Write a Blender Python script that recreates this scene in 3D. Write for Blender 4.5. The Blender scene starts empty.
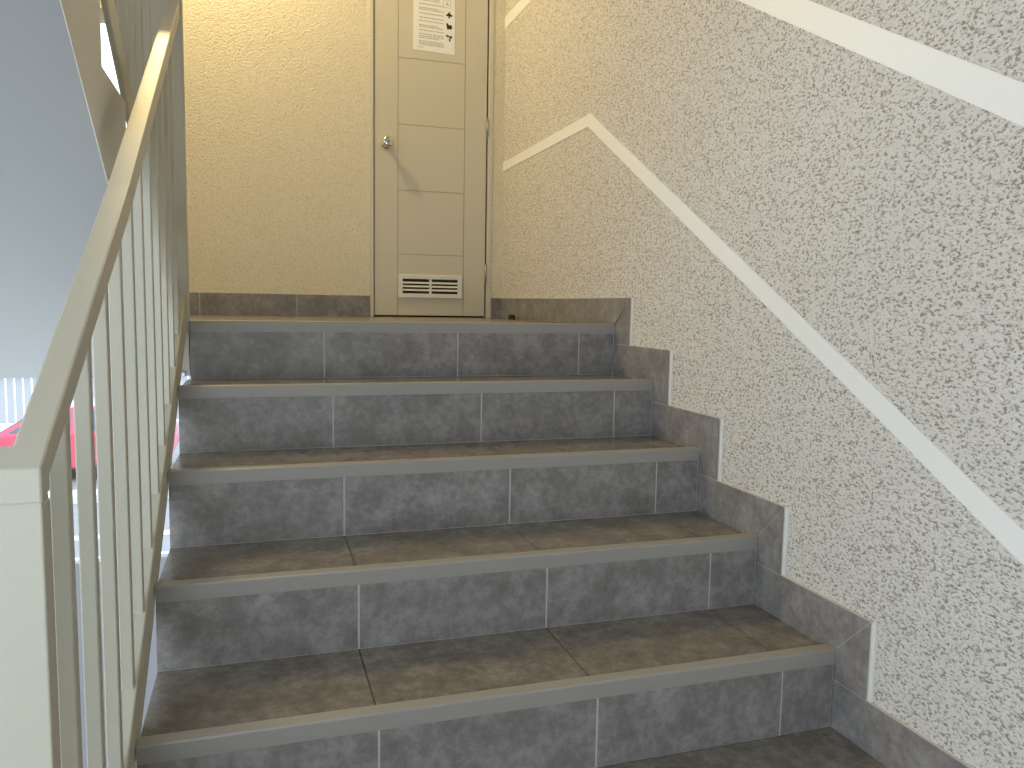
import bpy, bmesh, math, random
from mathutils import Vector, Matrix
random.seed(7)
S = bpy.context.scene
C = S.collection

# ---------------------------------------------------------------- camera
cam_d = bpy.data.cameras.new('camera')
cam = bpy.data.objects.new('camera', cam_d)
C.objects.link(cam)
S.camera = cam
cam_d.sensor_fit = 'HORIZONTAL'
cam_d.sensor_width = 36.0
cam_d.lens = 796.7 / 1024 * 36.0
cam_d.clip_start = 0.02
cam_d.clip_end = 300
pi_, ya, ro = -0.0970, -0.3108, -0.0161
rz = Matrix.Rotation(ya, 3, 'Z')
rx = Matrix.Rotation(pi_, 3, 'X')
ry = Matrix(((math.cos(ro), 0, math.sin(ro)), (0, 1, 0), (-math.sin(ro), 0, math.cos(ro))))
R = rz @ rx @ ry
right, fwd, up = R.col[0], R.col[1], R.col[2]
M = Matrix((right, up, -fwd)).transposed().to_4x4()
M.translation = Vector((-1.2009, -1.3866, 0.9074))
cam.matrix_world = M

# ---------------------------------------------------------------- light and exposure
S.view_settings.view_transform = 'Standard'
S.view_settings.look = 'None'
S.view_settings.gamma = 1.0
S.view_settings.use_curve_mapping = False
S.view_settings.exposure = 0.08
world = bpy.data.worlds.new('overcast_sky')
S.world = world
world.use_nodes = True
bg = world.node_tree.nodes['Background']
bg.inputs[0].default_value = (0.80, 0.91, 1.0, 1)
bg.inputs[1].default_value = 2.9
LAMP_POWER = 80.0
LAMP_COL = (1.0, 0.76, 0.36)
LAMP_POS = (-1.53, 2.12, 3.10)

# ---------------------------------------------------------------- measured layout (metres)
W = 1.4015                                  # flight width; right end at x = 0
Y = [0.0, 0.2991, 0.5928, 0.8836, 1.1833]   # riser faces
Z = [0.170, 0.3388, 0.5122, 0.6826, 0.8513] # nosing tops
YB = 2.576                                  # back wall face
XW = 0.008                                  # right wall face
H = 0.0997                                  # skirting height
SLOPE = 0.5758
LAND = Z[4] - 0.005
XL = -2.95                                  # left end of the landing

# ---------------------------------------------------------------- materials
def mat(name, col, rough=0.5, metal=0.0, spec=0.5):
    m = bpy.data.materials.new(name)
    m.use_nodes = True
    b = m.node_tree.nodes['Principled BSDF']
    b.inputs['Base Color'].default_value = (*col, 1)
    b.inputs['Roughness'].default_value = rough
    b.inputs['Metallic'].default_value = metal
    b.inputs['Specular IOR Level'].default_value = spec
    return m

def N(m, t, **kw):
    n = m.node_tree.nodes.new(t)
    for k, v in kw.items():
        setattr(n, k, v)
    return n

def L(m, a, b):
    m.node_tree.links.new(a, b)

def ramp(m, fac, stops):
    r = N(m, 'ShaderNodeValToRGB')
    e = r.color_ramp.elements
    while len(e) < len(stops):
        e.new(0.5)
    for i, (p, c) in enumerate(stops):
        e[i].position = p
        e[i].color = (*c, 1)
    L(m, fac, r.inputs[0])
    return r

def noise(m, scale, detail=3, rough=0.5, vec=None):
    n = N(m, 'ShaderNodeTexNoise')
    n.inputs['Scale'].default_value = scale
    n.inputs['Detail'].default_value = detail
    n.inputs['Roughness'].default_value = rough
    if vec is None:
        tc = N(m, 'ShaderNodeTexCoord')
        vec = tc.outputs['Object']
    L(m, vec, n.inputs['Vector'])
    return n

def bump(m, h, strength, dist):
    b = N(m, 'ShaderNodeBump')
    b.inputs['Strength'].default_value = strength
    b.inputs['Distance'].default_value = dist
    L(m, h, b.inputs['Height'])
    L(m, b.outputs[0], m.node_tree.nodes['Principled BSDF'].inputs['Normal'])
    return b

def bsdf(m):
    return m.node_tree.nodes['Principled BSDF']

def tile_mat(name, dark, mid, light, rough=0.36):
    m = mat(name, mid, rough)
    n1 = noise(m, 13.0, 8, 0.66)
    n2 = noise(m, 52.0, 6, 0.7)
    mx = N(m, 'ShaderNodeMath', operation='MULTIPLY_ADD')
    mx.inputs[1].default_value = 0.45
    L(m, n2.outputs[0], mx.inputs[0])
    L(m, n1.outputs[0], mx.inputs[2])
    r = ramp(m, mx.outputs[0], [(0.40, dark), (0.70, mid), (1.0, light)])
    L(m, r.outputs[0], bsdf(m).inputs['Base Color'])
    return m

TILE = tile_mat('grey_stone_tile', (0.130, 0.120, 0.115), (0.212, 0.197, 0.191), (0.34, 0.325, 0.316), 0.38)
TREAD = tile_mat('grey_tile_warm_lit', (0.112, 0.098, 0.080), (0.188, 0.166, 0.137), (0.30, 0.27, 0.23), 0.21)  # same tile as the risers; warm light off the back wall put into colour
GROUT = mat('pale_grout', (0.52, 0.51, 0.49), 0.9)
DGROUT = mat('dirty_grout', (0.10, 0.085, 0.07), 0.9)
NOSE = mat('grey_nosing', (0.31, 0.292, 0.266), 0.38)
nn = noise(NOSE, 55, 4)
bump(NOSE, nn.outputs[0], 0.08, 0.001)
CREAM = mat('cream_gloss_paint', (0.55, 0.525, 0.435), 0.42, spec=0.35)
cn = noise(CREAM, 70, 3)
bump(CREAM, cn.outputs[0], 0.05, 0.001)
DOORM = mat('cream_door_paint', (0.64, 0.595, 0.475), 0.42)
dn = noise(DOORM, 30, 3)
bump(DOORM, dn.outputs[0], 0.05, 0.001)
GROOVE = mat('door_groove', (0.33, 0.31, 0.25), 0.6)
FRAMEM = mat('door_frame_paint', (0.66, 0.62, 0.5), 0.4)
VENTM = mat('vent_plastic', (0.80, 0.78, 0.70), 0.4)
DARK = mat('gap_shade_black', (0.02, 0.02, 0.02), 0.8)  # near-black standing for shade in the door gap and vent
STEEL = mat('polished_steel', (0.72, 0.70, 0.66), 0.16, 1.0)
HINGE = mat('hinge_metal', (0.42, 0.40, 0.35), 0.4, 0.8)
PAPER = mat('white_paper', (0.88, 0.88, 0.86), 0.6)
INK = mat('grey_ink', (0.46, 0.46, 0.45), 0.8)
BLACK = mat('black_ink', (0.02, 0.02, 0.02), 0.7)
RUBBER = mat('black_rubber', (0.015, 0.015, 0.015), 0.5)
STRIPE = mat('white_smooth_paint', (0.80, 0.81, 0.79), 0.5)
sn = noise(STRIPE, 90, 3)
bump(STRIPE, sn.outputs[0], 0.06, 0.002)
PLASTER = mat('white_plaster_edge', (0.74, 0.73, 0.69), 0.85)
pn = noise(PLASTER, 160, 3)
bump(PLASTER, pn.outputs[0], 0.3, 0.003)
CONC = mat('painted_concrete', (0.265, 0.268, 0.262), 0.7)
kn = noise(CONC, 25, 5)
bump(CONC, kn.outputs[0], 0.08, 0.004)
SIDE = mat('cream_painted_concrete', (0.66, 0.63, 0.56), 0.65)
qn = noise(SIDE, 18, 5)
bump(SIDE, qn.outputs[0], 0.1, 0.004)
GALV = mat('galvanised_plate', (0.62, 0.68, 0.74), 0.35, 0.6)
LAMPM = mat('lamp_housing', (0.8, 0.79, 0.75), 0.4)

def stucco(name, base, pit, scale, lo, hi, bstr, bdist, stretch=1.0):
    m = mat(name, base, 0.85, spec=0.25)
    tc = N(m, 'ShaderNodeTexCoord')
    mp = N(m, 'ShaderNodeMapping')
    mp.inputs['Scale'].default_value = (1.0, stretch, 1.0)
    L(m, tc.outputs['Object'], mp.inputs['Vector'])
    n1 = noise(m, scale, 2.0, 0.55, mp.outputs[0])
    n2 = noise(m, scale * 2.3, 2, 0.5, mp.outputs[0])
    a = N(m, 'ShaderNodeMath', operation='MULTIPLY_ADD')
    a.inputs[1].default_value = 0.35
    L(m, n2.outputs[0], a.inputs[0])
    L(m, n1.outputs[0], a.inputs[2])
    r = ramp(m, a.outputs[0], [(lo, pit), (hi, base)])
    L(m, r.outputs[0], bsdf(m).inputs['Base Color'])
    bump(m, a.outputs[0], bstr, bdist)
    return m

STUCCO = stucco('pitted_stucco', (0.755, 0.73, 0.688), (0.33, 0.288, 0.24), 205, 0.51, 0.675, 0.9, 0.009, 0.58)
STUCCO_B = stucco('cream_sprayed_stucco', (0.84, 0.77, 0.60), (0.67, 0.595, 0.445), 135, 0.46, 0.66, 0.9, 0.0085)

# ---------------------------------------------------------------- mesh helpers
class MB:
    def __init__(self, *mats):
        self.bm = bmesh.new()
        self.mats = list(mats)

    def face(self, vs, mi=0):
        try:
            f = self.bm.faces.new(vs)
            f.material_index = mi
            return f
        except ValueError:
            return None

    def box(self, x0, x1, y0, y1, z0, z1, mi=0, bev=0.0):
        return self.prism([(y0, z0), (y1, z0), (y1, z1), (y0, z1)], x0, x1, 'x', mi, bev)

    def prism(self, poly, a, b, axis='x', mi=0, bev=0.0):
        """extrude a 2-D polygon between a and b along an axis; poly gives the two other axes in order"""
        def P(u, v, w):
            return {'x': (w, u, v), 'y': (u, w, v), 'z': (u, v, w)}[axis]
        A = [self.bm.verts.new(P(u, v, a)) for u, v in poly]
        B = [self.bm.verts.new(P(u, v, b)) for u, v in poly]
        fs = [self.face(A[::-1], mi), self.face(B, mi)]
        n = len(poly)
        for i in range(n):
            j = (i + 1) % n
            fs.append(self.face([A[i], A[j], B[j], B[i]], mi))
        if bev > 0:
            es = list({e for f in fs if f for e in f.edges})
            r = bmesh.ops.bevel(self.bm, geom=es, offset=bev, segments=2, profile=0.5, affect='EDGES', clamp_overlap=True)
            for f in r['faces']:
                f.material_index = mi
        return fs

    def cyl(self, p, q, r, r2=None, seg=20, mi=0, caps=True):
        p, q = Vector(p), Vector(q)
        r2 = r if r2 is None else r2
        d = (q - p).normalized()
        a = d.orthogonal().normalized()
        b = d.cross(a)
        A, B = [], []
        for i in range(seg):
            t = 2 * math.pi * i / seg
            o = a * math.cos(t) + b * math.sin(t)
            A.append(self.bm.verts.new(p + o * r))
            B.append(self.bm.verts.new(q + o * r2))
        for i in range(seg):
            j = (i + 1) % seg
            f = self.face([A[i], A[j], B[j], B[i]], mi)
            f.smooth = True
        if caps:
            self.face(A[::-1], mi)
            self.face(B, mi)

    def lathe(self, origin, axis, prof, seg=28, mi=0):
        """prof: (distance along axis, radius)"""
        o = Vector(origin)
        d = Vector(axis).normalized()
        a = d.orthogonal().normalized()
        b = d.cross(a)
        rings = []
        for t, r in prof:
            if r < 1e-6:
                rings.append([self.bm.verts.new(o + d * t)])
            else:
                rings.append([self.bm.verts.new(o + d * t + (a * math.cos(2 * math.pi * i / seg) + b * math.sin(2 * math.pi * i / seg)) * r) for i in range(seg)])
        for A, B in zip(rings, rings[1:]):
            for i in range(seg):
                j = (i + 1) % seg
                if len(A) == 1 and len(B) == 1:
                    continue
                if len(A) == 1:
                    f = self.face([A[0], B[j], B[i]], mi)
                elif len(B) == 1:
                    f = self.face([A[i], A[j], B[0]], mi)
                else:
                    f = self.face([A[i], A[j], B[j], B[i]], mi)
                if f:
                    f.smooth = True

    def build(self, name, parent=None, smooth=False):
        bmesh.ops.recalc_face_normals(self.bm, faces=self.bm.faces[:])
        me = bpy.data.meshes.new(name)
        self.bm.to_mesh(me)
        self.bm.free()
        for m in self.mats:
            me.materials.append(m)
        if smooth:
            for p in me.polygons:
                p.use_smooth = True
        o = bpy.data.objects.new(name, me)
        C.objects.link(o)
        if parent is not None:
            o.parent = parent
            o.matrix_parent_inverse = Matrix.Translation(-parent.location) if parent.type == 'EMPTY' and parent.parent is None else Matrix.Identity(4)
        return o

def empty(name, loc=(0, 0, 0)):
    o = bpy.data.objects.new(name, None)
    o.location = loc
    o.empty_display_size = 0.1
    C.objects.link(o)
    return o

def tag(o, label, cat, group=None, kind=None):
    o['label'] = label
    o['category'] = cat
    if group:
        o['group'] = group
    if kind:
        o['kind'] = kind
    return o

def struct(o, label, cat):
    return tag(o, label, cat, kind='structure')

# ---------------------------------------------------------------- the setting
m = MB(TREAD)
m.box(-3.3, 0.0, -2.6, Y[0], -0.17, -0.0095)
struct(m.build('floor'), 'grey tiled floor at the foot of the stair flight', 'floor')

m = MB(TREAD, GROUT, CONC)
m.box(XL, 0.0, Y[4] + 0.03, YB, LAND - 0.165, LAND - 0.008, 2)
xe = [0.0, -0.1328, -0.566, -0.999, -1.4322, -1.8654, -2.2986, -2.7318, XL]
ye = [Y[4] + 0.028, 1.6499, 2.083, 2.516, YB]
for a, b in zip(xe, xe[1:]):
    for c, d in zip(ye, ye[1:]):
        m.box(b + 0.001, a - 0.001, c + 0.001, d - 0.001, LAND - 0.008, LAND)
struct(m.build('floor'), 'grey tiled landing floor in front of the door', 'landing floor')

m = MB(STUCCO)
m.box(XW, XW + 0.2, -2.6, YB + 0.2, -0.3, 3.6)
struct(m.build('wall_right'), 'light grey pitted stucco wall right of the stairs', 'wall')

DX0, DX1, DZ1 = -0.668, -0.053, 2.93        # rough opening of the door
m = MB(STUCCO_B)
WX0, WX1, WZ0, WZ1 = -2.72, -1.565, 1.45, 2.165      # open window left of the railing
m.box(XL - 0.2, WX0, YB, YB + 0.2, LAND - 0.165, 3.6)
m.box(WX1, DX0, YB, YB + 0.2, LAND - 0.165, 3.6)
m.box(WX0, WX1, YB, YB + 0.2, LAND - 0.165, WZ0)
m.box(WX0, WX1, YB, YB + 0.2, WZ1, 3.6)
m.box(DX1, XW, YB, YB + 0.2, LAND - 0.4, 3.6)
m.box(DX0, DX1, YB, YB + 0.2, DZ1, 3.6)
m.box(DX0, DX1, YB, YB + 0.2, LAND - 0.4, LAND)
struct(m.build('wall_back'), 'cream sprayed stucco wall around the landing door', 'wall')

m = MB(CONC)
m.box(XL - 0.22, XL - 0.02, -2.59, 1.045, 2.55, 3.6)  # unseen block added to dim sky light high on the right wall
struct(m.build('added_beam'), 'unseen concrete beam over the open left side of the stairwell', 'added_beam')

m = MB(STRIPE)
for a, b, c, d in ((WX0, WX1, WZ0, WZ0 + 0.03), (WX0, WX1, WZ1 - 0.03, WZ1), (WX0, WX0 + 0.03, WZ0 + 0.03, WZ1 - 0.03), (WX1 - 0.03, WX1, WZ0 + 0.03, WZ1 - 0.03)):
    m.box(a, b, YB + 0.07, YB + 0.12, c, d)
struct(m.build('window_1'), 'open window in the back wall behind the upper railing', 'window')

m = MB(STUCCO)
m.box(-0.95, XW + 0.2, -2.8, -2.6, -0.3, 3.6)  # unseen wall put in; its opening shapes daylight from behind the camera
m.box(XL - 0.2, -0.95, -2.8, -2.6, 1.85, 3.6)
struct(m.build('wall_added_front'), 'unseen stucco wall added behind the foot of the stairs to shape daylight', 'wall')

m = MB(STUCCO_B)
m.box(XL - 0.2, XL, 1.05, YB, 0.686, 3.6)  # unseen wall added to keep side daylight off the landing corner
struct(m.build('wall_added_left'), 'unseen cream stucco wall added at the left end of the landing to block daylight', 'wall')

m = MB(CONC)
m.box(XL - 0.2, XW + 0.2, -2.6, YB + 0.2, 3.6, 3.78)  # unseen slab added to shut overhead sky off the steps
struct(m.build('ceiling'), 'unseen painted ceiling added over the stairwell to block overhead sky', 'ceiling')

# painted smooth bands on the right wall
def band(zl, zu, y_bend, y_end, yb_shift=0.0):
    t = zu - zl
    k = 0.577
    tv = t * 1.16
    yl = y_bend + 0.005
    yu = y_bend - 0.012
    return [(YB, zl), (YB, zu), (yu, zu), (y_end, zu - (yu - y_end) * k), (y_end, zl - (yl - y_end) * k), (yl, zl)]
m = MB(STRIPE)
m.prism(band(1.590, 1.635, 1.475, -1.6), XW - 0.0025, XW + 0.01, 'x')
struct(m.build('trim_1'), 'white painted band bending down along the stairs, lower of the two', 'painted band')
m = MB(STRIPE)
m.prism(band(2.288, 2.346, 1.495, -1.6), XW - 0.0025, XW + 0.01, 'x')
struct(m.build('trim_2'), 'white painted band at the top right of the stucco wall, upper of the two', 'painted band')

# stepped skirting on the right wall
def shrink(poly, d):
    """inset a counter-clockwise or clockwise polygon by d"""
    n = len(poly)
    area = sum(poly[i][0] * poly[(i + 1) % n][1] - poly[(i + 1) % n][0] * poly[i][1] for i in range(n))
    sg = 1 if area > 0 else -1
    out = []
    for i in range(n):
        p, a, b = Vector(poly[i]), Vector(poly[i - 1]), Vector(poly[(i + 1) % n])
        e1, e2 = (p - a).normalized(), (b - p).normalized()
        n1, n2 = Vector((-e1.y, e1.x)) * sg, Vector((-e2.y, e2.x)) * sg
        m_ = (n1 + n2)
        m_ = m_ / max(0.3, m_.length_squared) * 2
        out.append(tuple(p + m_ * d))
    return out
m = MB(TILE, GROUT, PLASTER)
hk = [H, H, H, H, 0.092]
vk = [H, H, H, H, 0.122]
def skirt(poly):
    m.prism(poly, 0.0012, XW, 'x', 1)
    m.prism(shrink(poly, 0.0009), 0.0, 0.006, 'x', 0)
skirt([(-2.6, -0.0095), (-0.75, -0.0095), (-0.75, H), (-2.6, H)])
skirt([(-0.75, -0.0095), (Y[0], -0.0095), (Y[0], H), (-0.75, H)])
zp = 0.0
for k in range(5):
    v, h = vk[k], hk[k]
    zb = zp + (H if k == 0 else hk[k - 1])
    skirt([(Y[k] - v, zb), (Y[k], zb), (Y[k], Z[k]), (Y[k] - v, Z[k] + h)])
    m.box(XW - 0.0045, XW + 0.004, Y[k] - v - 0.011, Y[k] - v, zb + 0.001, Z[k] + h, 2)
    if k < 4:
        skirt([(Y[k], Z[k]), (Y[k] + 0.0005, Z[k] - 0.011), (Y[k + 1], Z[k] - 0.011), (Y[k + 1], Z[k] + h), (Y[k + 1] - vk[k + 1], Z[k] + h), (Y[k] - v, Z[k] + h)])
    zp = Z[k]
skirt([(Y[4], Z[4] - 0.010), (1.65, LAND), (1.65, Z[4] + 0.092), (Y[4] - 0.122, Z[4] + 0.092)])
skirt([(1.65, LAND), (2.0716, LAND), (2.0716, Z[4] + 0.095), (1.65, Z[4] + 0.092)])
skirt([(2.0716, LAND), (2.505, LAND), (2.505, Z[4] + 0.097), (2.0716, Z[4] + 0.095)])
skirt([(2.505, LAND), (YB, LAND), (YB, Z[4] + 0.097), (2.505, Z[4] + 0.097)])
struct(m.build('baseboard_right'), 'grey tile skirting climbing in steps along the right wall', 'skirting')

m = MB(TILE, GROUT)
xj = [XL, -2.3, -1.883, -1.449, -1.015, DX0 - 0.001]
zt = LAND + 0.102
m.box(XL, DX0 - 0.001, YB - 0.007, YB, LAND, zt - 0.001, 1)
m.box(DX1 + 0.001, 0.0, YB - 0.007, YB, LAND, zt - 0.001, 1)
for a, b in zip(xj, xj[1:]):
    m.box(a + 0.002, b - 0.002, YB - 0.009, YB - 0.002, LAND, zt)
m.box(DX1 + 0.003, -0.001, YB - 0.009, YB - 0.002, LAND, zt)
struct(m.build('baseboard_back'), 'grey tile skirting along the foot of the cream back wall', 'skirting')

# ---------------------------------------------------------------- our flight
st = empty('staircase', (-W / 2, 0, 0))
tag(st, 'grey tiled stair flight of five steps rising to the door', 'stairs')
prof = [(0.012, -0.17)]
zp = -0.0095
for k in range(5):
    prof += [(Y[k] + 0.010, zp), (Y[k] + 0.010, Z[k] - 0.019)]
    zp = Z[k] - 0.019
prof += [(Y[4] + 0.03, Z[4] - 0.019), (Y[4] + 0.03, Z[4] - 0.17), (0.30, -0.17)]
m = MB(SIDE)
m.prism(prof, -1.391, -0.001, 'x')
m.build('flight_body', st)
joints = [0.0, -0.1328, -0.566, -0.999, -W]
zp = -0.0095
NH = 0.0334
for k in range(5):
    m = MB(TILE, GROUT)
    z0, z1 = zp, Z[k] - NH
    Wk = 1.392 if k == 4 else W                # the landing edge stops at the end post
    m.box(-Wk, 0.0, Y[k] + 0.0015, Y[k] + 0.0105, z0, z1, 1)
    for i, (a, b) in enumerate(zip(joints, joints[1:])):
        x1 = a - (0.0022 if i else 0.003)
        x0 = b + 0.0022 if i < 3 else -Wk
        m.box(x0, x1, Y[k], Y[k] + 0.008, z0 + 0.0016, z1 - 0.0005)
    m.build('riser', st)
    m = MB(NOSE)
    y0, z0, z1 = Y[k] - 0.0015, Z[k] - NH, Z[k]
    m.prism([(y0, z0), (y0, z1 - 0.004), (y0 + 0.0012, z1 - 0.0012), (y0 + 0.004, z1), (y0 + 0.030, z1), (y0 + 0.030, z0)], -Wk, -0.0005, 'x')
    m.build('nosing', st)
    if k < 4:
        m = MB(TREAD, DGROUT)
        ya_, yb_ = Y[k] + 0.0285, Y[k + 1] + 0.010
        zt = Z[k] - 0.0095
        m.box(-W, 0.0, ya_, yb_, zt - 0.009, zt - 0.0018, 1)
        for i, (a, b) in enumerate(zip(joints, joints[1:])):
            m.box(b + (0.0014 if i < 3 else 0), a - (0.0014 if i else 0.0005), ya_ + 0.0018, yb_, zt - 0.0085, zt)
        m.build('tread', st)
    zp = Z[k] - 0.0095

# ---------------------------------------------------------------- upper flight, doubling back on the left
uf = empty('staircase', (-2.2, 0.4, LAND))
tag(uf, 'concrete stair flight rising overhead on the left, seen from below', 'stairs')
XS = -1.482
NU = 9
uy = [1.28 - 0.2945 * k for k in range(NU + 1)]
uz = [LAND + 0.172 * (k + 1) for k in range(NU)]
sof = lambda y: 0.683 + 0.605 * (1.18 - y)
poly = [(uy[0], LAND)]
for k in range(NU):
    poly.append((uy[k], uz[k]))
    poly.append((uy[k + 1], uz[k]))
poly += [(uy[NU], sof(uy[NU])), (1.18, 0.683), (1.215, 0.683), (1.215, LAND)]
m = MB(CONC)
m.prism(poly, XL, XS - 0.0012, 'x')
m.build('flight_slab', uf)
m = MB(SIDE)
m.prism(poly, XS - 0.0012, XS, 'x')
o = m.build('string_face', uf)
for k in range(NU):
    m = MB(NOSE)
    m.box(XL + 0.01, XS - 0.012, uy[k] - 0.028, uy[k] + 0.0035, uz[k] - 0.033, uz[k] + 0.004)
    m.build('nosing', uf)

# ---------------------------------------------------------------- balustrades
def sbar(m, x0, x1, y0, y1, zf, h, mi=0):
    """sloped bar with vertical end cuts; zf(y) is its top"""
    m.prism([(y0, zf(y0) - h), (y1, zf(y1) - h), (y1, zf(y1)), (y0, zf(y0))], x0, x1, 'x', mi, 0.003)

rail = empty('stair_railing', (-1.417, 0.3, 0))
tag(rail, 'cream painted metal stair railing left of the tiled steps', 'railing')
hz = lambda y: 0.745 + 0.558 * (y + 0.533) if y < 0.1 else 1.0982 + 0.611 * (y - 0.1)
XA, XB = -1.4320, -1.400
m = MB(CREAM)
hp = [(y, hz(y)) for y in (-0.505, 0.1, 1.24)]
m.prism([(hp[0][0], hp[0][1] - 0.034), (0.1, hz(0.1) - 0.046), (1.24, hz(1.24) - 0.046)] + hp[::-1], XA, XB, 'x', 0, 0.003)
m.build('handrail', rail)
bz = lambda y: 0.17 + SLOPE * y + 0.058
m = MB(CREAM)
XR = XB - 0.003
sbar(m, XA, XR, -0.515, 1.21, bz, 0.060)
sbar(m, XA + 0.004, XR - 0.004, -0.515, 1.21, lambda y: bz(y) - 0.058, 0.010)
sbar(m, XA, XR - 0.001, -0.515, 1.21, lambda y: bz(y) - 0.066, 0.055)
m.build('bottom_rail', rail)
m = MB(CREAM)
m.box(-1.56, XB, -0.533, -0.500, -0.0095, 0.7095, 0, 0.002)
m.prism([(-0.533, 0.7105), (-0.500, 0.7175), (-0.500, hz(-0.500) + 0.0004), (-0.533, hz(-0.533) + 0.0004)], -1.56, XB + 0.0003, 'x', 0, 0.0025)
m.box(-1.558, XB - 0.0012, -0.5318, -0.503, 0.705, 0.715)
m.build('newel_post', rail)
for i in range(11):
    yc = -0.371 + 0.140 * i
    m = MB(CREAM)
    w = 0.0105
    xa, xb = -1.428, -1.408
    z0 = bz(yc) - 0.012
    z1 = hz(yc) - 0.040
    m.box(xa, xb, yc - w, yc + w, z0, z1, 0, 0.002)
    m.build('baluster', rail)
m = MB(CREAM)
m.box(-1.478, -1.3945, 1.205, 1.240, LAND + 0.002, 1.97, 0, 0.003)
m.box(-1.535, -1.4775, 1.206, 1.239, 1.075, 1.97, 0, 0.003)
m.box(XA, -1.3945, 1.186, 1.204, 0.70, bz(1.19) - 0.02)
m.build('end_post', rail)
m = MB(GALV)
m.box(XA - 0.004, -1.3945, 1.186, 1.204, 0.688, 0.70)
m.box(XA - 0.004, XB - 0.003, 1.120, 1.186, 0.688, 0.70)
m.build('fixing_bracket', rail)

r2 = empty('stair_railing', (-1.50, 0.3, LAND))
tag(r2, 'cream metal railing on the upper flight, seen at the top left', 'railing')
nu = lambda y: uz[0] + (uy[0] - y) * 0.584
X2A, X2B = -1.514, -1.486
b2 = lambda y: nu(y) + 0.148
h2 = lambda y: nu(y) + 0.90
m = MB(CREAM)
sbar(m, -1.500, X2B, -1.30, 1.203, b2, 0.090)
m.build('bottom_rail', r2)
m = MB(CREAM)
sbar(m, X2A, X2B, -1.30, 1.203, h2, 0.046)
m.build('handrail', r2)
for i in range(17):
    yc = 1.11 - 0.14 * i
    m = MB(CREAM)
    m.box(-1.509, -1.4905, yc - 0.0095, yc + 0.0095, b2(yc) - 0.012, h2(yc) - 0.04, 0, 0.002)
    m.build('baluster', r2)

# ---------------------------------------------------------------- door
dr = empty('door_1', ((DX0 + DX1) / 2, YB, LAND))
struct(dr, 'cream panelled cupboard door with a vent grille and round knob', 'door')
m = MB(FRAMEM)
m.box(DX0, -0.650, YB - 0.004, YB + 0.10, LAND, DZ1, 0, 0.002)
m.box(-0.076, DX1, YB - 0.004, YB + 0.10, LAND, DZ1, 0, 0.002)
m.box(DX0, DX1, YB - 0.004, YB + 0.10, DZ1 - 0.02, DZ1, 0, 0.002)
m.build('door_frame', dr)
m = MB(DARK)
m.box(-0.650, -0.076, YB + 0.06, YB + 0.09, LAND, DZ1 - 0.02)  # dark sheet painting the shade in the gap round the leaf
m.build('gap_shadow_board', dr)
LX0, LX1 = -0.6455, -0.0845
LZ0, LZ1 = LAND + 0.009, DZ1 - 0.024
FY = YB + 0.002
m = MB(DOORM, GROOVE)
m.box(LX0, LX1, FY + 0.0025, FY + 0.04, LZ0, LZ1, 1)
gx = [LX0, -0.531, -0.197, LX1]
gz = [LZ0, 1.157, 1.468, 1.783, 2.097, 2.411, 2.725, LZ1]
m.box(LX0, gx[1] - 0.0014, FY, FY + 0.006, LZ0, LZ1)
m.box(gx[2] + 0.0014, LX1, FY, FY + 0.006, LZ0, LZ1)
for a, b in zip(gz, gz[1:]):
    m.box(gx[1] + 0.0014, gx[2] - 0.0014, FY, FY + 0.006, a + (0.0014 if a > LZ0 else 0), b - (0.0014 if b < LZ1 else 0))
m.build('door_leaf', dr)
m = MB(STEEL)
m.lathe((-0.587, FY, 1.685), (0, -1, 0), [(0, 0.0), (0.0, 0.027), (0.004, 0.028), (0.009, 0.024), (0.012, 0.012), (0.030, 0.011), (0.036, 0.017), (0.044, 0.0255), (0.053, 0.028), (0.061, 0.026), (0.066, 0.018), (0.0665, 0.010), (0.065, 0.0)])
kb = m.build('door_knob', dr)
m = MB(BLACK)
m.box(-0.589, -0.585, FY - 0.0668, FY - 0.064, 1.679, 1.691)
m.build('key_slot', kb)
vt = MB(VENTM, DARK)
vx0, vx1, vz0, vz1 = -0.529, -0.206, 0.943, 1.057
vt.box(vx0 + 0.01, vx1 - 0.01, FY - 0.002, FY, vz0 + 0.01, vz1 - 0.01, 1)  # black sheet painted in for the shade between the slats
bw = 0.021
vt.box(vx0, vx1, FY - 0.009, FY, vz1 - bw, vz1, 0, 0.002)
vt.box(vx0, vx1, FY - 0.009, FY, vz0, vz0 + bw, 0, 0.002)
vt.box(vx0, vx0 + bw, FY - 0.0088, FY, vz0 + bw - 0.003, vz1 - bw + 0.003, 0)
vt.box(vx1 - bw, vx1, FY - 0.0088, FY, vz0 + bw - 0.003, vz1 - bw + 0.003, 0)
xm = (vx0 + vx1) / 2 
vt.box(xm - 0.006, xm + 0.006, FY - 0.0085, FY, vz0 + bw - 0.002, vz1 - bw + 0.002, 0)
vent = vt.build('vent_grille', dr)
vent['label'] = 'pale plastic vent grille low on the door'
kb['label'] = 'polished steel round knob'
m = MB(VENTM)
for i in range(3):
    zc = vz0 + bw + (vz1 - vz0 - 2 * bw) * (i + 1) / 4
    m.prism([(FY - 0.0075, zc - 0.0045), (FY - 0.0060, zc - 0.0050), (FY - 0.001, zc + 0.003), (FY - 0.003, zc + 0.0045)], vx0 + bw - 0.002, vx1 - bw + 0.002, 'x')
m.build('slats', vent)
for z0, z1 in ((1.754, 1.842), (1.025, 1.115), (2.62, 2.71)):
    m = MB(HINGE)
    m.cyl((-0.0805, YB - 0.004, z0), (-0.0805, YB - 0.004, z1), 0.0055, seg=14)
    m.cyl((-0.0805, YB - 0.004, z0 - 0.004), (-0.0805, YB - 0.004, z0), 0.003, 0.0055, seg=14)
    m.cyl((-0.0805, YB - 0.004, z1), (-0.0805, YB - 0.004, z1 + 0.004), 0.0055, 0.003, seg=14)
    m.build('hinge', dr)

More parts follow.
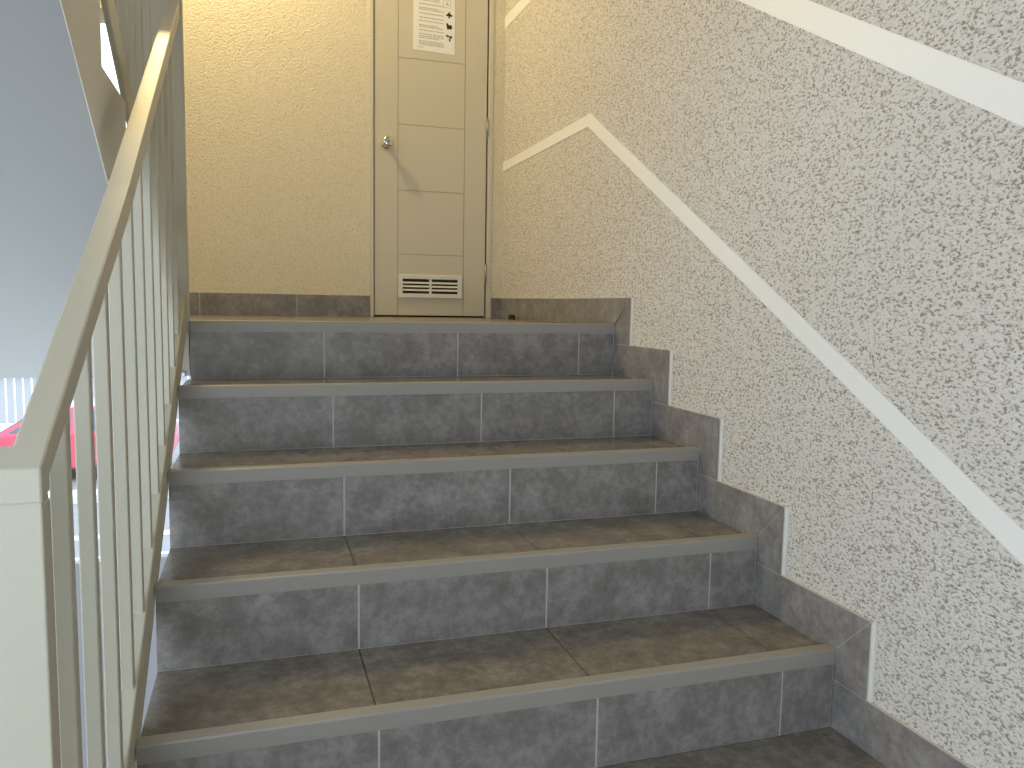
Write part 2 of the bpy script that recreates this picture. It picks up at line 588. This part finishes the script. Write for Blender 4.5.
# notice taped on the door
pz0, pz1, px0, px1 = 2.141, 2.438, -0.459, -0.252
nt = empty('notice', ((px0 + px1) / 2, FY, pz0))
tag(nt, 'white printed instruction sheet with small black pictures fixed on the door', 'notice')
pt = lambda u, v: (px0 + u * (px1 - px0), pz1 - v * (pz1 - pz0))
tiltz = lambda x: -0.006 * (x - px0) / (px1 - px0)
m = MB(PAPER)
m.prism([(px0, pz0), (px1, pz0 - 0.006), (px1, pz1 - 0.006), (px0, pz1)], FY - 0.0012, FY - 0.0004, 'y')
m.build('sheet', nt)
m = MB(INK)
rows = []
v = 0.10
rows += [(0.08, 0.45, 0.05, 0.010), (0.08, 0.62, 0.09, 0.006)]
lines = [0.30, 0.345, 0.365, 0.41, 0.455, 0.475, 0.52, 0.57, 0.61, 0.66, 0.68, 0.72, 0.765, 0.79, 0.81, 0.85, 0.87, 0.89]
lines = [0.115 + (q - 0.30) * 1.33 for q in lines]
for i, q in enumerate(lines):
    u0 = 0.09 if i < 3 else 0.14
    u1 = (0.62 if i < 3 else 0.73) - (0.12 if i % 5 == 4 else 0.0)
    rows.append((u0, u1, q, 0.0042))
rows.append((0.09, 0.27, 0.945, 0.0028))
for u0, u1, vv, t in rows:
    u = u0
    while u < u1 - 0.01:                      # words: short dashes of unreadable print
        w = random.uniform(0.03, 0.10)
        e = min(u + w, u1)
        a, b = pt(u, vv), pt(e, vv)
        za, zb = a[1] + tiltz(a[0]), b[1] + tiltz(b[0])
        m.prism([(a[0], za - t / 2), (b[0], zb - t / 2), (b[0], zb + t / 2), (a[0], za + t / 2)], FY - 0.0016, FY - 0.0011, 'y')
        u = e + 0.012
m.build('printed_text', nt)
def picto(polys, name='pictogram', m_=BLACK):
    mm = MB(m_)
    for poly in polys:
        q = []
        for u, v in poly:
            x, z = pt(u, v)
            q.append((x, z + tiltz(x)))
        mm.prism(q, FY - 0.0016, FY - 0.0011, 'y')
    mm.build(name, nt)
bx = lambda u0, u1, v0, v1: [(u0, v0), (u1, v0), (u1, v1), (u0, v1)]
cu = 0.86
picto([bx(0.72, 0.90, 0.145, 0.150), bx(0.72, 0.90, 0.262, 0.267), bx(0.72, 0.727, 0.145, 0.267), bx(0.893, 0.90, 0.145, 0.267), [(0.81, 0.18), (0.85, 0.225), (0.77, 0.225)]], m_=INK)
vv = 0.375
picto([[(cu, vv - 0.055), (cu + 0.05, vv + 0.005), (cu - 0.05, vv + 0.005)], bx(cu - 0.075, cu + 0.075, vv - 0.008, vv + 0.022), bx(cu - 0.018, cu + 0.018, vv, vv + 0.055)])
vv = 0.555
picto([[(cu - 0.075, vv - 0.05), (cu - 0.035, vv - 0.045), (cu, vv - 0.015), (cu + 0.05, vv - 0.03), (cu + 0.075, vv + 0.005), (cu + 0.055, vv + 0.045), (cu - 0.05, vv + 0.05), (cu - 0.06, vv)]])
vv = 0.735
picto([[(cu - 0.08, vv - 0.035), (cu - 0.04, vv - 0.045), (cu - 0.02, vv - 0.01), (cu - 0.05, vv)], bx(cu - 0.05, cu + 0.075, vv - 0.028, vv - 0.006), [(cu + 0.06, vv - 0.02), (cu + 0.075, vv - 0.005), (cu + 0.02, vv + 0.03), (cu + 0.0, vv + 0.015)], bx(cu, cu + 0.035, vv + 0.02, vv + 0.06)])

# black door stop on the landing
m = MB(RUBBER)
m.lathe((-0.036, 2.262, LAND), (0, 0, 1), [(0, 0.0), (0, 0.0165), (0.004, 0.017), (0.019, 0.0155), (0.0225, 0.0135), (0.0225, 0.0)], 20)
tag(m.build('door_stop'), 'small black rubber door stop on the landing by the right wall', 'door stop')

# lamp under the landing ceiling
lp = empty('ceiling_lamp', (LAMP_POS[0], LAMP_POS[1], 3.6))
tag(lp, 'small ceiling lamp on a thin stem over the landing', 'lamp')
m = MB(LAMPM)
m.lathe((LAMP_POS[0], LAMP_POS[1], 3.6), (0, 0, -1), [(0, 0), (0, 0.09), (0.02, 0.09), (0.05, 0.02), (0.40, 0.02), (0.41, 0.045), (0.42, 0.0)])
m.build('lamp_base', lp)
ld = bpy.data.lights.new('lamp_light', 'POINT')
ld.energy = LAMP_POWER
ld.color = LAMP_COL
ld.shadow_soft_size = 0.05
lo = bpy.data.objects.new('lamp_light', ld)
lo.location = LAMP_POS
C.objects.link(lo)

# ---------------------------------------------------------------- outdoors, one storey below
GZ = -2.6
ASPH = mat('pale_asphalt', (0.30, 0.31, 0.33), 0.9)
an = noise(ASPH, 8, 5)
ar = ramp(ASPH, an.outputs[0], [(0.3, (0.215, 0.225, 0.245)), (0.7, (0.26, 0.27, 0.29))])
L(ASPH, ar.outputs[0], bsdf(ASPH).inputs['Base Color'])
PAVE = mat('dark_pavement', (0.10, 0.098, 0.106), 0.9)
m = MB(PAVE)
m.box(-30, 12, 2.9, 10.2, GZ, GZ + 0.008)
struct(m.build('pavement'), 'darker asphalt strip next to the building', 'pavement')
KERB = mat('white_kerb_paint', (0.62, 0.62, 0.60), 0.7)
FENCEM = mat('white_fence_paint', (0.86, 0.87, 0.88), 0.4)
RED = mat('red_car_paint', (0.62, 0.10, 0.155), 0.2)
GLASS = mat('dark_car_glass', (0.10, 0.14, 0.20), 0.06)
TYRE = mat('tyre', (0.02, 0.02, 0.02), 0.8)
CHROME = mat('chrome_trim', (0.8, 0.8, 0.82), 0.15, 1.0)
m = MB(ASPH)
m.box(-70, 40, 2.8, 80, GZ - 0.2, GZ)
struct(m.build('ground'), 'pale grey car park ground below the stairs', 'ground')
m = MB(KERB)
for y0, y1, h in ((13.7, 14.2, 0.14),):
    m.box(-30, 10, y0, y1, GZ, GZ + h)
struct(m.build('kerb'), 'white painted kerb in front of the red car', 'kerb')
for i, y0 in enumerate((11.35, 10.35)):
    m = MB(KERB)
    m.box(-30, 10, y0, y0 + (0.22 if i == 0 else 0.1), GZ, GZ + 0.012)
    struct(m.build('road_marking'), ['wide white painted line on the car park ground', 'narrow white painted line on the ground, nearest to the stairs'][i], 'road marking')

car = empty('car', (-4.9, 16.4, GZ))
tag(car, 'red car parked in front of the white fence', 'car')
car.rotation_euler = (0, 0, 0)
cx, cyy = -3.6, 15.6                       # rear-left reference; the car runs along x, nose to the left
def cpoly(pts, y0, y1, mm, mi=0, bev=0.0):
    mm.prism([(cx + u, GZ + v) for u, v in pts], y0, y1, 'y', mi, bev)
body = [(-3.35, 0.28), (-3.40, 0.55), (-3.30, 0.74), (-2.45, 0.90), (0.55, 0.96), (0.72, 0.90), (0.75, 0.45), (0.66, 0.28), (0.10, 0.26), (0.02, 0.50), (-0.15, 0.62), (-0.40, 0.62), (-0.55, 0.50), (-0.62, 0.26),
        (-2.20, 0.26), (-2.28, 0.50), (-2.43, 0.62), (-2.68, 0.62), (-2.85, 0.50), (-2.93, 0.28)]
m = MB(RED)
cpoly(body, cyy, cyy + 1.7, m, 0, 0.03)
m.build('body', car)
m = MB(RED)
bm0 = [(-2.35, 0.90), (-1.55, 1.40), (-0.35, 1.45), (0.35, 1.25), (0.62, 0.95)]
A = [m.bm.verts.new((cx + u, cyy + (0.06 if v < 1 else 0.22), GZ + v)) for u, v in bm0]
B = [m.bm.verts.new((cx + u, cyy + 1.7 - (0.06 if v < 1 else 0.22), GZ + v)) for u, v in bm0]
m.face(A); m.face(B[::-1])
for i in range(5):
    j = (i + 1) % 5
    m.face([A[i], B[i], B[j], A[j]])
m.build('cabin', car)
def win(pts, name='side_window'):
    mm = MB(GLASS)
    f = lambda v: cyy + 0.06 + (v - 0.90) / 0.5 * 0.16
    a = [mm.bm.verts.new((cx + u, f(v) - 0.012, GZ + v)) for u, v in pts]
    b = [mm.bm.verts.new((cx + u, f(v) + 0.02, GZ + v)) for u, v in pts]
    mm.face(a); mm.face(b[::-1])
    for i in range(len(pts)):
        j = (i + 1) % len(pts)
        mm.face([a[i], a[j], b[j], b[i]])
    mm.build(name, car)
win([(-2.10, 0.97), (-1.50, 1.34), (-1.05, 1.36), (-1.05, 0.97)])
win([(-0.98, 0.97), (-0.98, 1.365), (-0.38, 1.37), (-0.05, 1.27), (0.12, 0.97)])
mm = MB(GLASS)
q = [(-2.30, 0.945), (-1.60, 1.39)]
vs = [mm.bm.verts.new((cx + u - 0.012, yy, GZ + v)) for (u, v), yy in ((q[0], cyy + 0.16), (q[1], cyy + 0.30), (q[1], cyy + 1.40), (q[0], cyy + 1.54))]
vb = [mm.bm.verts.new(v.co + Vector((0.03, 0, -0.02))) for v in vs]
mm.face(vs); mm.face(vb[::-1])
for i in range(4):
    mm.face([vs[i], vs[(i + 1) % 4], vb[(i + 1) % 4], vb[i]])
mm.build('windscreen', car)
for wx in (-2.56, -0.27):
    for wy in (cyy - 0.01, cyy + 1.52):
        m = MB(TYRE, CHROME)
        m.cyl((cx + wx, wy, GZ + 0.31), (cx + wx, wy + 0.19, GZ + 0.31), 0.31, seg=28)
        m.cyl((cx + wx, wy - 0.008, GZ + 0.31), (cx + wx, wy + 0.02, GZ + 0.31), 0.19, seg=20, mi=1)
        m.build('wheel', car)
for hx in (-1.25, -0.35):
    m = MB(CHROME)
    m.box(cx + hx, cx + hx + 0.17, cyy - 0.02, cyy + 0.01, GZ + 0.82, GZ + 0.86, 0, 0.004)
    m.build('door_handle', car)
m = MB(CHROME)
m.box(cx - 3.38, cx - 3.12, cyy - 0.006, cyy + 0.25, GZ + 0.60, GZ + 0.70, 0, 0.01)
m.build('headlight', car)

fe = empty('fence', (-6, 21.0, GZ))
tag(fe, 'white vertical bar fence behind the red car', 'fence')
FYY = 21.0
for z0, z1 in ((0.35, 0.42), (2.02, 2.10)):
    m = MB(FENCEM)
    m.box(-13.0, 0.6, FYY - 0.025, FYY + 0.025, GZ + z0, GZ + z1)
    m.build('rail', fe)
xb = -13.0
pk = MB(FENCEM)
pk.box(-0.016, 0.016, -0.016, 0.016, 0.02, 2.18)
proto = pk.build('bar', fe)
proto.matrix_parent_inverse = Matrix.Identity(4)
proto.location = (xb - fe.location.x, 0, 0)
for i in range(1, 72):
    c = proto.copy()
    C.objects.link(c)
    c.parent = fe
    c.location = (xb + i * 0.19 - fe.location.x, 0, 0)
for i in range(6):
    m = MB(FENCEM)
    m.box(-12.9 + i * 2.66, -12.82 + i * 2.66, FYY + 0.03, FYY + 0.11, GZ, GZ + 2.2)
    m.build('post', fe)

BLD = mat('pale_blue_render', (0.26, 0.32, 0.40), 0.8)
ROOF = mat('pale_roof', (0.27, 0.265, 0.30), 0.7)
WGL = mat('window_glass', (0.12, 0.16, 0.2), 0.1)
b = empty('building', (-14, 42, GZ))
tag(b, 'pale blue low building far behind the white fence', 'building')
m = MB(BLD)
m.box(-32, 2, 40, 50, GZ, GZ + 1.5)
m.build('wall', b)
m = MB(ROOF)
m.prism([(39.7, GZ + 1.5), (50.3, GZ + 1.5), (50.3, GZ + 1.62), (45, GZ + 2.5), (39.7, GZ + 1.62)], -32.3, 2.3, 'x')
m.build('roof', b)
for i in range(9):
    m = MB(WGL)
    m.box(-30 + i * 3.5, -28.6 + i * 3.5, 39.97, 40.05, GZ + 0.5, GZ + 1.2)
    m.build('window', b)
